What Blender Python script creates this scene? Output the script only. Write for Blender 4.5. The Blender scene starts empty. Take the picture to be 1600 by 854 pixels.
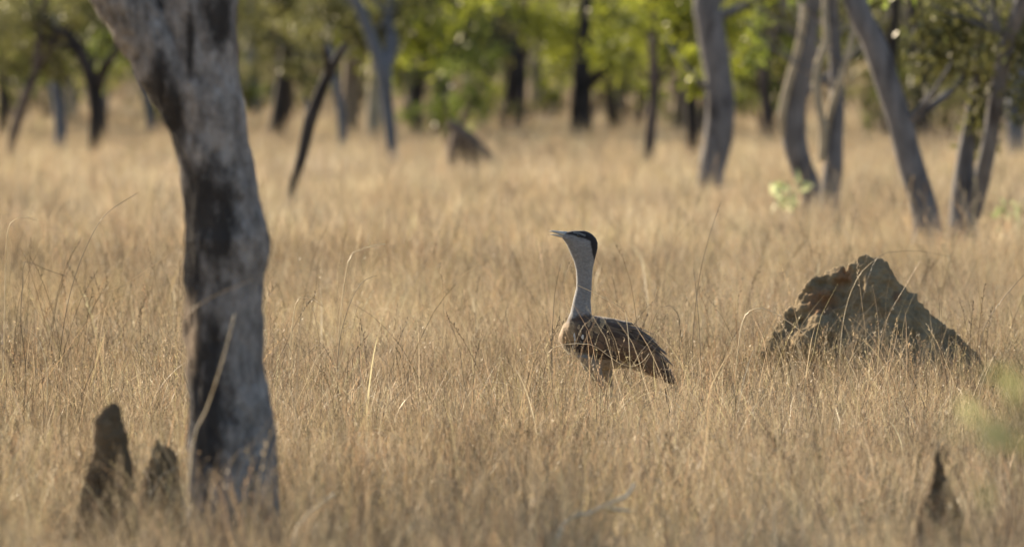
import bpy, bmesh, math, random
import numpy as np
from mathutils import Vector, Euler, noise as mnoise

S = bpy.context.scene
COL = S.collection
rng = np.random.default_rng(7)
random.seed(7)

# ------------------------------------------------------------------ camera, light, exposure
F = 13000.0            # focal length in photo pixels (1600 px wide)
HZ = 70.0              # row of the horizon
H = 2.07               # eye height
PITCH = math.atan((427 - HZ) / F)
cam = bpy.data.cameras.new('camera')
camo = bpy.data.objects.new('camera', cam); COL.objects.link(camo)
cam.sensor_width = 36; cam.sensor_fit = 'HORIZONTAL'; cam.lens = 36 / 1600 * F
camo.location = (0, 0, H); camo.rotation_euler = (math.pi / 2 - PITCH, 0, 0)
cam.clip_start = 0.5; cam.clip_end = 9000
cam.dof.use_dof = True; cam.dof.focus_distance = F / 287.0
cam.dof.aperture_fstop = (cam.lens / 1000) / 0.085
cam.dof.aperture_blades = 0
S.camera = camo

SUN_EL = math.radians(24); SUN_BACK = math.radians(47)
L = Vector((-math.cos(SUN_BACK) * math.cos(SUN_EL), math.sin(SUN_BACK) * math.cos(SUN_EL), math.sin(SUN_EL)))
w = bpy.data.worlds.new('World'); S.world = w; w.use_nodes = True
nt = w.node_tree
bg = nt.nodes['Background']; bg.inputs[1].default_value = 0.085
sky = nt.nodes.new('ShaderNodeTexSky'); sky.sky_type = 'NISHITA'; sky.sun_disc = False
sky.sun_elevation = SUN_EL; sky.sun_rotation = math.atan2(L.x, L.y)
sky.air_density = 1.0; sky.dust_density = 1.5
nt.links.new(sky.outputs[0], bg.inputs[0])
sl = bpy.data.lights.new('sun', 'SUN'); slo = bpy.data.objects.new('sun', sl); COL.objects.link(slo)
sl.energy = 5.0; sl.angle = math.radians(0.6); sl.color = (1.0, 0.84, 0.63)
slo.rotation_euler = (-L).to_track_quat('-Z', 'Y').to_euler(); slo.location = L * 60

vs = S.view_settings
vs.view_transform = 'Standard'; vs.look = 'None'; vs.gamma = 1; vs.use_curve_mapping = False
vs.exposure = 1.42
cy = S.cycles
cy.max_bounces = 6; cy.diffuse_bounces = 3; cy.glossy_bounces = 2; cy.transmission_bounces = 4
cy.use_denoising = True
cy.use_adaptive_sampling = True; cy.adaptive_threshold = 0.01
cy.caustics_reflective = False; cy.caustics_refractive = False
cy.sample_clamp_indirect = 4

cP, sP = math.cos(PITCH), math.sin(PITCH)
def P(x, y, s):
    """photo pixel (x, y) at scale s px/m -> world point (depth F/s)"""
    dx = (x - 800) / F; dv = -(y - 427) / F
    dy = cP + dv * sP; dz = -sP + dv * cP
    t = (F / s) / dy
    return Vector((dx * t, F / s, H + dz * t))
def ground_row(s): return HZ + H * s

# ------------------------------------------------------------------ object helpers
def tag(o, label=None, cat=None, group=None, kind=None):
    if label: o['label'] = label
    if cat: o['category'] = cat
    if group: o['group'] = group
    if kind: o['kind'] = kind
    return o
def link(name, me, mat=None, parent=None, smooth=True):
    o = bpy.data.objects.new(name, me); COL.objects.link(o)
    if mat: me.materials.append(mat)
    if parent: o.parent = parent
    if smooth and len(me.polygons): me.polygons.foreach_set('use_smooth', np.ones(len(me.polygons), bool))
    return o
def empty(name, loc):
    o = bpy.data.objects.new(name, None); COL.objects.link(o); o.location = loc; o.empty_display_size = .2
    return o
def np_mesh(name, V, Q, attrs=None):
    """V (n,3), Q (m,4) quads"""
    me = bpy.data.meshes.new(name)
    V = np.asarray(V, np.float32); Q = np.asarray(Q, np.int32)
    me.vertices.add(len(V)); me.vertices.foreach_set('co', V.ravel())
    if len(Q):
        k = Q.shape[1]
        me.loops.add(Q.size); me.loops.foreach_set('vertex_index', Q.ravel())
        me.polygons.add(len(Q))
        me.polygons.foreach_set('loop_start', np.arange(0, Q.size, k, dtype=np.int32))
        me.polygons.foreach_set('loop_total', np.full(len(Q), k, np.int32))
    for n, a in (attrs or {}).items():
        a = np.asarray(a, np.float32)
        if a.ndim == 1:
            at = me.attributes.new(n, 'FLOAT', 'POINT'); at.data.foreach_set('value', a)
        else:
            at = me.attributes.new(n, 'FLOAT_COLOR', 'POINT')
            at.data.foreach_set('color', np.concatenate([a, np.ones((len(a), 1), np.float32)], 1).ravel())
    me.update(calc_edges=True); me.validate()
    return me

# ------------------------------------------------------------------ materials
def nodes(name):
    m = bpy.data.materials.new(name); m.use_nodes = True
    n = m.node_tree.nodes; n.clear()
    out = n.new('ShaderNodeOutputMaterial')
    return m, n, m.node_tree.links, out
def ramp(n, stops):
    r = n.new('ShaderNodeValToRGB'); e = r.color_ramp.elements
    while len(e) < len(stops): e.new(0.5)
    for el, (p, c) in zip(e, stops): el.position = p; el.color = (*c, 1)
    return r
def noise(n, l, vec, scale, detail=4, rough=.55):
    t = n.new('ShaderNodeTexNoise'); t.inputs['Scale'].default_value = scale
    t.inputs['Detail'].default_value = detail; t.inputs['Roughness'].default_value = rough
    if vec is not None: l.new(vec, t.inputs['Vector'])
    return t.outputs[0]
def math_(n, l, op, a, b):
    m = n.new('ShaderNodeMath'); m.operation = op
    for i, v in enumerate((a, b)):
        if isinstance(v, (int, float)): m.inputs[i].default_value = v
        else: l.new(v, m.inputs[i])
    return m.outputs[0]
def mixc(n, l, fac, a, b):
    m = n.new('ShaderNodeMix'); m.data_type = 'RGBA'
    for sock, v in ((m.inputs[0], fac), (m.inputs[6], a), (m.inputs[7], b)):
        if isinstance(v, tuple): sock.default_value = (*v, 1)
        elif isinstance(v, (int, float)): sock.default_value = v
        else: l.new(v, sock)
    return m.outputs[2]
def thin_shader(n, l, out, col, trans=.45, gloss=.05, rough=.4):
    d = n.new('ShaderNodeBsdfDiffuse'); t = n.new('ShaderNodeBsdfTranslucent'); g = n.new('ShaderNodeBsdfGlossy')
    g.inputs['Roughness'].default_value = rough
    l.new(col, d.inputs[0]); l.new(col, t.inputs[0]); g.inputs[0].default_value = (1, .97, .9, 1)
    a = n.new('ShaderNodeMixShader'); a.inputs[0].default_value = trans
    l.new(d.outputs[0], a.inputs[1]); l.new(t.outputs[0], a.inputs[2])
    b = n.new('ShaderNodeMixShader'); b.inputs[0].default_value = gloss
    l.new(a.outputs[0], b.inputs[1]); l.new(g.outputs[0], b.inputs[2])
    l.new(b.outputs[0], out.inputs[0])

def mat_grass():
    m, n, l, out = nodes('dry_grass')
    at = n.new('ShaderNodeAttribute'); at.attribute_name = 'tint'
    oi = n.new('ShaderNodeObjectInfo'); ge = n.new('ShaderNodeNewGeometry')
    big = noise(n, l, ge.outputs['Position'], .55, 3)
    f = math_(n, l, 'MULTIPLY', at.outputs['Fac'], .60)
    f = math_(n, l, 'ADD', f, math_(n, l, 'MULTIPLY', oi.outputs['Random'], .42))
    f = math_(n, l, 'ADD', f, math_(n, l, 'MULTIPLY', math_(n, l, 'SUBTRACT', big, .55), 1.15))
    r = ramp(n, [(0.0, (.055, .043, .032)), (.2, (.20, .155, .10)), (.42, (.38, .30, .19)), (.7, (.52, .43, .285)), (1.0, (.76, .69, .53))])
    l.new(f, r.inputs[0])
    # reddish and greyish patches
    p2 = noise(n, l, ge.outputs['Position'], .23, 2)
    r2 = ramp(n, [(.42, (0, 0, 0)), (.62, (1, 1, 1))]); l.new(p2, r2.inputs[0])
    grey = n.new('ShaderNodeHueSaturation'); grey.inputs['Saturation'].default_value = .80; grey.inputs['Value'].default_value = .85
    l.new(r.outputs[0], grey.inputs['Color'])
    c = mixc(n, l, r2.outputs[0], r.outputs[0], grey.outputs[0])
    p3 = noise(n, l, ge.outputs['Position'], .11, 3, .6)
    r3 = ramp(n, [(.38, (.70, .67, .66)), (.5, (.95, .94, .94)), (.64, (1.08, 1.06, 1.0))]); l.new(p3, r3.inputs[0])
    mm = n.new('ShaderNodeMix'); mm.data_type = 'RGBA'; mm.blend_type = 'MULTIPLY'; mm.inputs[0].default_value = 1
    l.new(c, mm.inputs[6]); l.new(r3.outputs[0], mm.inputs[7])
    wn = n.new('ShaderNodeTexWhiteNoise'); wn.noise_dimensions = '1D'
    l.new(math_(n, l, 'MULTIPLY', oi.outputs['Random'], 91.7), wn.inputs['W'])
    rh = ramp(n, [(0, (1.10, .90, .80)), (.22, (1.02, .99, .95)), (.6, (1, 1, 1)), (.8, (.97, 1.03, .84)), (1, (.86, .88, .93))]); l.new(wn.outputs['Value'], rh.inputs[0])
    m3 = n.new('ShaderNodeMix'); m3.data_type = 'RGBA'; m3.blend_type = 'MULTIPLY'; m3.inputs[0].default_value = 1
    l.new(mm.outputs[2], m3.inputs[6]); l.new(rh.outputs[0], m3.inputs[7])
    thin_shader(n, l, out, m3.outputs[2], .42, .032, .42)
    return m
GRASS = mat_grass()

def mat_leaf(name, dark, light, trans=.5, hue=None):
    m, n, l, out = nodes(name)
    at = n.new('ShaderNodeAttribute'); at.attribute_name = 'tint'
    r = ramp(n, [(0, dark), (.75, light), (1, tuple(min(1, c * 1.35 + .02) for c in light))]); l.new(at.outputs['Fac'], r.inputs[0])
    thin_shader(n, l, out, r.outputs[0], trans, .035, .4)
    return m
LEAF_Y = mat_leaf('leaf_yellow_green', (.04, .055, .010), (.235, .26, .022), .55)
LEAF_G = mat_leaf('leaf_mid_green', (.022, .036, .010), (.15, .19, .03), .5)
LEAF_O = mat_leaf('leaf_olive', (.028, .030, .012), (.155, .155, .05), .45)
LEAF_P = mat_leaf('leaf_pale_green', (.20, .25, .10), (.42, .46, .26), .5)

LEAF_S = mat_leaf('leaf_sapling', (.10, .11, .045), (.19, .20, .085), .5)

def mat_bark(name, base, dark, char=.35, scale=1.0):
    m, n, l, out = nodes(name)
    tc = n.new('ShaderNodeTexCoord')
    mp = n.new('ShaderNodeMapping'); mp.inputs['Scale'].default_value = (1, 1, .35); l.new(tc.outputs['Object'], mp.inputs[0])
    n1 = noise(n, l, mp.outputs[0], 9 * scale, 6, .65); n2 = noise(n, l, mp.outputs[0], 3.2 * scale, 4, .6)
    n3 = noise(n, l, mp.outputs[0], 60 * scale, 3, .6)
    r1 = ramp(n, [(.3, tuple(c * .55 for c in base)), (.55, base), (.75, tuple(min(1, c * 1.35) for c in base))]); l.new(n1, r1.inputs[0])
    r2 = ramp(n, [(char - .06, (1, 1, 1)), (char + .08, (0, 0, 0))]); l.new(n2, r2.inputs[0])
    c = mixc(n, l, r2.outputs[0], r1.outputs[0], dark)
    c = mixc(n, l, math_(n, l, 'MULTIPLY', n3, .35), c, tuple(c_ * .4 for c_ in base))
    b = n.new('ShaderNodeBsdfPrincipled'); b.inputs['Roughness'].default_value = .9
    b.inputs['Specular IOR Level'].default_value = .2
    l.new(c, b.inputs['Base Color'])
    bu = n.new('ShaderNodeBump'); bu.inputs['Strength'].default_value = .7; bu.inputs['Distance'].default_value = .012
    l.new(math_(n, l, 'ADD', n1, math_(n, l, 'MULTIPLY', n3, .3)), bu.inputs['Height']); l.new(bu.outputs[0], b.inputs['Normal'])
    l.new(b.outputs[0], out.inputs[0])
    return m
BARK_G = mat_bark('bark_grey', (.165, .158, .16), (.035, .03, .03), .38)
BARK_B = mat_bark('bark_bluish', (.14, .15, .17), (.07, .07, .08), .36)
BARK_D = mat_bark('bark_dark', (.06, .052, .048), (.02, .018, .017), .45)
BARK_T = mat_bark('bark_tan', (.27, .22, .165), (.12, .09, .07), .35)
BARK_S = mat_bark('bark_stump', (.15, .115, .09), (.05, .04, .033), .4)
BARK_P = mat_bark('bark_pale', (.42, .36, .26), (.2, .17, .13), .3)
BARK_N = mat_bark('bark_brown', (.13, .10, .085), (.04, .03, .027), .4)

# ------------------------------------------------------------------ ground
def build_ground():
    bm = bmesh.new()
    xs = [-4000, -600, -120, -40, -15, -5, 5, 15, 40, 120, 600, 4000]
    ys = [-300, 0, 15, 25, 35, 45, 60, 80, 120, 200, 350, 600, 1500, 6000]
    g = [[bm.verts.new((x, y, 0)) for x in xs] for y in ys]
    for j in range(len(ys) - 1):
        for i in range(len(xs) - 1):
            bm.faces.new((g[j][i], g[j][i + 1], g[j + 1][i + 1], g[j + 1][i]))
    me = bpy.data.meshes.new('ground'); bm.to_mesh(me); bm.free()
    m, n, l, out = nodes('dry_soil')
    ge = n.new('ShaderNodeNewGeometry')
    a = noise(n, l, ge.outputs['Position'], 6, 6, .7); b = noise(n, l, ge.outputs['Position'], .4, 4)
    r = ramp(n, [(.3, (.11, .075, .045)), (.5, (.22, .155, .085)), (.7, (.36, .27, .15))]); l.new(a, r.inputs[0])
    r2 = ramp(n, [(.35, (.26, .19, .10)), (.65, (.40, .30, .165))]); l.new(b, r2.inputs[0])
    c = mixc(n, l, .55, r.outputs[0], r2.outputs[0])
    bs = n.new('ShaderNodeBsdfPrincipled'); bs.inputs['Roughness'].default_value = 1; bs.inputs['Specular IOR Level'].default_value = .05
    l.new(c, bs.inputs['Base Color']); l.new(bs.outputs[0], out.inputs[0])
    o = link('ground', me, m); tag(o, 'dry sandy soil under the savanna grass', 'ground', kind='structure')
build_ground()

# ------------------------------------------------------------------ grass
def blades(n, hmin, hmax, wid, spread, lean, curl, segs=5, wob=.25, pale=.5):
    k = segs
    az = rng.uniform(0, 2 * np.pi, n)
    r = spread * np.sqrt(rng.uniform(0, 1, n)); a2 = rng.uniform(0, 2 * np.pi, n)
    p = np.stack([r * np.cos(a2), r * np.sin(a2), np.full(n, -.01)], 1)
    h = rng.uniform(0, 1, n) ** 1.3 * (hmax - hmin) + hmin
    ln = np.abs(rng.normal(0, lean, n)); cu = rng.normal(curl, curl * .9 + .05, n)
    face = rng.uniform(0, np.pi, n)
    side = np.stack([np.cos(face), np.sin(face), np.zeros(n)], 1)
    W = wid * rng.uniform(.6, 1.4, n)
    V = np.zeros((n, k + 1, 2, 3)); tilt = ln.copy()
    for i in range(k + 1):
        f = i / k
        ww = (W * (1 - f) ** .6 * .5 + 0.0002)[:, None]
        V[:, i, 0] = p - side * ww; V[:, i, 1] = p + side * ww
        tilt = tilt + cu / k * (0.4 + 1.4 * f) + rng.normal(0, wob / k, n)
        az = az + rng.normal(0, wob * .8, n)
        d = np.stack([np.sin(tilt) * np.cos(az), np.sin(tilt) * np.sin(az), np.cos(tilt)], 1)
        p = p + d * (h / k)[:, None]
    Q = []
    base = (np.arange(n) * (k + 1) * 2)[:, None]
    for i in range(k):
        a = base + i * 2
        Q.append(np.concatenate([a, a + 1, a + 3, a + 2], 1))
    Q = np.concatenate(Q)
    t = np.clip(rng.normal(pale, .26, n), -.6, 1)
    T = np.repeat(t, (k + 1) * 2)
    return V.reshape(-1, 3), Q, T
def join_geo(parts):
    V, Q, T, o = [], [], [], 0
    for v, q, t in parts:
        V.append(v); Q.append(q + o); T.append(t); o += len(v)
    return np.concatenate(V), np.concatenate(Q), np.concatenate(T)
def seed_stalk(h, wid, lean, droop, tint, heads=8, headlen=.12, hs=.006):
    """one stem with small spikelets along its top"""
    k = 8; az = rng.uniform(0, 6.28); p = np.array([0, 0, 0.]); tilt = lean
    pts = []
    for i in range(k + 1):
        pts.append(p.copy()); f = i / k
        tilt += droop / k * (f * 2) ** 2 + rng.normal(0, .03)
        az += rng.normal(0, .08)
        p = p + np.array([math.sin(tilt) * math.cos(az), math.sin(tilt) * math.sin(az), math.cos(tilt)]) * h / k
    pts = np.array(pts); face = rng.uniform(0, 3.14)
    V, Q = [], []
    for sd in (np.array([math.cos(face), math.sin(face), 0]), np.array([-math.sin(face), math.cos(face), 0])):
        b = len(V)
        for i, q in enumerate(pts):
            ww = wid * (1 - .6 * i / k) / 2
            V += [q - sd * ww, q + sd * ww]
        for i in range(k): Q.append((b + 2 * i, b + 2 * i + 1, b + 2 * i + 3, b + 2 * i + 2))
    for j in range(heads):
        f = 1 - j / max(1, heads) * headlen / h
        i = min(k - 1, int(f * k)); q = pts[i] + (pts[i + 1] - pts[i]) * (f * k - i)
        d = rng.normal(0, 1, 3); d[2] = abs(d[2]) + .8; d /= np.linalg.norm(d)
        sd = np.cross(d, rng.normal(0, 1, 3)); sd /= np.linalg.norm(sd)
        ln = hs * rng.uniform(1.5, 3.5); wd = hs * .35
        b = len(V); V += [q, q + d * ln * .5 + sd * wd, q + d * ln, q + d * ln * .5 - sd * wd]; Q.append((b, b + 1, b + 2, b + 3))
    return np.array(V), np.array(Q), np.full(len(V), tint)

def proto_coll(name, geos):
    c = bpy.data.collections.new(name)
    for i, (v, q, t) in enumerate(geos):
        me = np_mesh(f'{name}_{i:02d}', v, q, {'tint': t}); me.materials.append(GRASS)
        o = bpy.data.objects.new(f'{name}_{i:02d}', me); c.objects.link(o)
    return c
def scatter(name, coll, pts, rot, scl, idx, label, cat):
    me = bpy.data.meshes.new(name); n = len(pts)
    me.vertices.add(n); me.vertices.foreach_set('co', pts.astype(np.float32).ravel())
    a = me.attributes.new('rot', 'FLOAT_VECTOR', 'POINT'); a.data.foreach_set('vector', rot.astype(np.float32).ravel())
    a = me.attributes.new('scl', 'FLOAT_VECTOR', 'POINT'); a.data.foreach_set('vector', scl.astype(np.float32).ravel())
    a = me.attributes.new('idx', 'INT', 'POINT'); a.data.foreach_set('value', idx.astype(np.int32))
    me.update()
    o = link(name, me)
    g = bpy.data.node_groups.new(name, 'GeometryNodeTree')
    g.interface.new_socket('Geometry', in_out='INPUT', socket_type='NodeSocketGeometry')
    g.interface.new_socket('Geometry', in_out='OUTPUT', socket_type='NodeSocketGeometry')
    N = g.nodes; LK = g.links
    gi = N.new('NodeGroupInput'); go = N.new('NodeGroupOutput')
    ci = N.new('GeometryNodeCollectionInfo'); ci.inputs[0].default_value = coll
    ci.inputs[1].default_value = True; ci.inputs[2].default_value = True
    ip = N.new('GeometryNodeInstanceOnPoints'); ip.inputs['Pick Instance'].default_value = True
    def na(nm, ty):
        x = N.new('GeometryNodeInputNamedAttribute'); x.data_type = ty; x.inputs[0].default_value = nm
        return x.outputs[0]
    er = N.new('FunctionNodeEulerToRotation')
    LK.new(na('rot', 'FLOAT_VECTOR'), er.inputs[0])
    LK.new(gi.outputs[0], ip.inputs['Points']); LK.new(ci.outputs[0], ip.inputs['Instance'])
    LK.new(na('idx', 'INT'), ip.inputs['Instance Index']); LK.new(er.outputs[0], ip.inputs['Rotation'])
    LK.new(na('scl', 'FLOAT_VECTOR'), ip.inputs['Scale']); LK.new(ip.outputs[0], go.inputs[0])
    md = o.modifiers.new('tufts', 'NODES'); md.node_group = g
    tag(o, label, cat, kind='stuff')
    return o
def pnoise(x, y, sc, seed=0):
    return np.array([mnoise.noise(Vector((a * sc + seed, b * sc, seed * 1.7))) for a, b in zip(x, y)])
def field(y0, y1, dens, margin, power=1.0):
    """random points in the view wedge between depths y0 and y1"""
    hw1 = y1 * 800 / F + margin
    n = int(dens * (y1 - y0) * 2 * hw1)
    y = rng.uniform(y0, y1, n); x = rng.uniform(-hw1, hw1, n)
    k = np.abs(x) < y * 800 / F + margin
    return x[k], y[k]

KEEP = []     # (x, y, r) circles in which grass is thinned or trimmed
def grass_layers():
    # prototypes -------------------------------------------------
    near = []
    for i in range(10):
        near.append(join_geo([blades(rng.integers(13, 19), .05, .20, .0032, .08, .9, 1.0, 6, 1.9, .5),
                              blades(rng.integers(4, 8), .12, .34, .0022, .06, .8, .9, 7, 1.2, .66),
                              blades(int(rng.integers(0, 3)), .10, .30, .0026, .05, .5, .5, 5, .6, -.4), blades(1, .3, .55, .003, .04, .5, 1.6, 8, .4, .85)]
                             + [tuple(a + (b if j == 0 else 0) for j, (a, b) in enumerate(zip(seed_stalk(rng.uniform(.2, .36), .0016, rng.uniform(.05, .5), .4, float(rng.choice([.05, .3, .6])), 7, .10, .0045), (rng.normal(0, .03, 3) * np.array([1, 1, 0]), 0, 0)))) for _ in range(2)]))
    mid = []
    for i in range(8):
        mid.append(join_geo([blades(16, .10, .30, .007, .14, .35, .7, 4, .5, float(rng.choice([.25, .45, .6, .7]))), blades(6, .2, .5, .005, .12, .2, .4, 4, .3, .6)]))
    far = []
    for i in range(6):
        far.append(join_geo([blades(22, .12, .36, .018, .35, .35, .6, 3, .4, float(rng.choice([.2, .45, .6, .7]))), blades(7, .25, .55, .012, .35, .2, .4, 3, .3, .6)]))
    cn, cm, cf = proto_coll('short_tuft', near), proto_coll('mid_tuft', mid), proto_coll('far_tuft', far)
    def lay(name, coll, nproto, y0, y1, dens, margin, label, hvar=.35, sbase=1.0):
        x, y = field(y0, y1, dens, margin)
        nz = pnoise(x, y, .45, 3.1); nz2 = pnoise(x, y, 1.6, 9.2)
        keep = rng.uniform(0, 1, len(x)) < .66 + 1.2 * nz2
        x, y, nz, nz2 = x[keep], y[keep], nz[keep], nz2[keep]
        n = len(x); nz3 = pnoise(x, y, 3.5, 4.4)
        s = sbase * (1 + hvar * nz * 2.0 + .45 * nz2 + .3 * nz3) * rng.uniform(.75, 1.25, n)
        s = np.where(y < 36, s * (1 + (36 - np.clip(y, 28, 36)) * .015), s)
        s = np.clip(s, .35, 2.6)
        for (cx, cy_, r, f) in KEEP:
            d = np.hypot(x - cx, y - cy_); s = np.where(d < r, s * (f + (1 - f) * d / r), s)
        rot = np.stack([rng.normal(0, .16, n), rng.normal(.08, .18, n), rng.uniform(0, 6.28, n)], 1)
        scatter(name, coll, np.stack([x, y, np.zeros(n)], 1), rot, np.stack([s, s, s], 1), rng.integers(0, nproto, n), label, 'grass')
    lay('grass', cn, 10, 26, 76, 85, 2.0, 'short curly straw coloured dry grass around the bird and mounds')
    lay('grass', cm, 8, 76, 180, 15, 6, 'dry tan grass between the bird and the trees')
    lay('grass', cf, 6, 180, 470, 3.0, 15, 'pale far grass running back under the trees')
    # tall stalks ------------------------------------------------
    tall = []
    for i in range(14):
        t = [seed_stalk(rng.uniform(.40, .90), .0042, rng.uniform(.02, .3), rng.uniform(.1, .6), float(rng.choice([-.45, -.3, -.1, .2, .5, .8])), 16, .18, .008)]
        if i % 3 == 0: t.append(seed_stalk(rng.uniform(.4, .7), .0036, rng.uniform(.2, .7), .6, -.3, 10, .14))
        t.append(blades(3, .2, .42, .005, .02, .3, 1.3, 6, .2, .75))
        tall.append(join_geo(t))
    dark = []
    for i in range(12):
        dark.append(join_geo([seed_stalk(rng.uniform(.55, 1.0), .0040, rng.uniform(.02, .45), rng.uniform(.1, .9), float(rng.choice([-.6, -.45, -.3, -.1])), int(rng.choice([0, 6, 14])), .2, .0065)]))
    bent = [blades(1, .3, .6, .011, .01, .2, 2.2, 9, .15, 1.0) for i in range(8)]
    ct, cb = proto_coll('tall_stalk', tall), proto_coll('bent_blade', bent)
    cd = proto_coll('dark_stalk', dark)
    weed = [join_geo([blades(12, .08, .32, .014, .10, .9, 1.0, 5, 1.0, float(rng.choice([-.35, -.2, 0]))), seed_stalk(.42, .006, .2, .5, -.4, 12, .2, .012)]) for i in range(6)]
    cw = proto_coll('dead_weed', weed)
    def lay2(name, coll, npz, y0, y1, dens, margin, label, smin, smax):
        x, y = field(y0, y1, dens, margin); n = len(x)
        nz = pnoise(x, y, .35, 5.5); k = rng.uniform(0, 1, n) < .55 + 1.3 * nz
        for (cx, cy_, r, f) in KEEP: k &= np.hypot(x - cx, y - cy_) > r
        x, y = x[k], y[k]; n = len(x); s = rng.uniform(smin, smax, n)
        rot = np.stack([rng.normal(0, .12, n), rng.normal(.05, .14, n), rng.uniform(0, 6.28, n)], 1)
        scatter(name, coll, np.stack([x, y, np.zeros(n)], 1), rot, np.stack([s] * 3, 1), rng.integers(0, npz, n), label, 'grass')
    lay2('tall_grass', ct, 14, 24, 105, 4.6, 1.2, 'thin seeding grass stalks rising above the short tufts', .65, 1.15)
    lay2('tall_grass', cd, 12, 41, 72, 1.15, 1.2, 'fine dark grass stalks standing tall against the pale grass', .7, 1.15)
    lay2('tall_grass', cd, 12, 26, 37, 4.5, 1.2, 'dark dead stalks blurred along the front of the grass', .35, .75)
    lay2('dead_weeds', cw, 6, 26, 38.5, 5.0, 1.2, 'clumps of grey dead weeds blurred along the front', .7, 1.2)
    lay2('bent_grass', cb, 8, 26, 150, 3.6, 1.2, 'pale broad grass blades bent over above the short tufts', .7, 1.2)

# ------------------------------------------------------------------ tubes, trees
def tube_geo(pts, rad, sides=10, rough=.12, seed=0.0, fq=3.0, cap=True, fine=None):
    pts = [Vector(p) for p in pts]
    # resample smooth (Catmull-Rom)
    P2, R2 = [], []
    n = len(pts)
    for i in range(n - 1):
        p0, p1, p2, p3 = pts[max(i - 1, 0)], pts[i], pts[i + 1], pts[min(i + 2, n - 1)]
        seg = (p2 - p1).length; st = max(2, min(14, int(seg / max(.05, 1.2 * max(rad[i], rad[i + 1]))))) if fine is None else max(2, int(seg / fine))
        for j in range(st):
            t = j / st
            q = .5 * ((2 * p1) + (p2 - p0) * t + (2 * p0 - 5 * p1 + 4 * p2 - p3) * t * t + (3 * p1 - p0 - 3 * p2 + p3) * t ** 3)
            P2.append(q); R2.append(rad[i] * (1 - t) + rad[i + 1] * t)
    P2.append(pts[-1]); R2.append(rad[-1])
    V, Q = [], []
    up = Vector((.31, 1, .17)).normalized()
    for i, (p, r) in enumerate(zip(P2, R2)):
        t = (P2[min(i + 1, len(P2) - 1)] - P2[max(i - 1, 0)]).normalized()
        a = t.cross(up).normalized(); b = t.cross(a).normalized()
        for k in range(sides):
            an = 2 * math.pi * k / sides
            d = a * math.cos(an) + b * math.sin(an)
            q = p + d * r
            f = 1 + rough * mnoise.fractal(q * fq / max(r, .02) * .12 + Vector((seed, seed, 0)), 1.0, 2.0, 3)
            V.append(p + d * r * f)
    for i in range(len(P2) - 1):
        for k in range(sides):
            a = i * sides + k; b = i * sides + (k + 1) % sides
            Q.append((a, b, b + sides, a + sides))
    # close the tip
    c = len(V); V.append(P2[-1] + (P2[-1] - P2[-2]).normalized() * R2[-1] * .5)
    for k in range(0, sides, 2):
        a = (len(P2) - 1) * sides
        Q.append((a + k, a + (k + 1) % sides, a + (k + 2) % sides, c))
    return np.array([tuple(v) for v in V]), np.array(Q), np.full(len(V), .5)

def leaves_geo(clumps, size=(.11, .05), seed=0):
    """clumps: (centre, (rx,ry,rz), n)"""
    r_ = np.random.default_rng(seed + 11)
    C, T = [], []
    for c, rad, n in clumps:
        # sub-clusters give an uneven outline with gaps
        ns = max(3, int(n / 28)); d = r_.normal(0, 1, (ns, 3)); d /= np.linalg.norm(d, axis=1)[:, None]
        sub = d * (r_.uniform(.25, 1, ns) ** .6)[:, None] * np.array(rad) + np.array(c)
        st = r_.normal(.5, .36, ns)
        k = r_.integers(0, ns, n)
        C.append(sub[k] + r_.normal(0, 1, (n, 3)) * np.array(rad) * .17 + r_.normal(0, .05, (n, 3)))
        T.append(np.clip(st[k] + r_.normal(0, .17, n), 0, 1))
    C = np.concatenate(C); T = np.concatenate(T); n = len(C)
    d = r_.normal(0, 1, (n, 3)); d[:, 2] -= .5; d /= np.linalg.norm(d, axis=1)[:, None]
    sd = np.cross(d, r_.normal(0, 1, (n, 3))); sd /= np.linalg.norm(sd, axis=1)[:, None]
    ln = (size[0] * r_.uniform(.6, 1.4, n))[:, None]; wd = (size[1] * r_.uniform(.6, 1.3, n))[:, None] / 2
    V = np.stack([C, C + d * ln * .45 + sd * wd, C + d * ln, C + d * ln * .45 - sd * wd], 1).reshape(-1, 3)
    Q = np.arange(4 * n).reshape(n, 4)
    return V, Q, np.repeat(T, 4)

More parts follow.
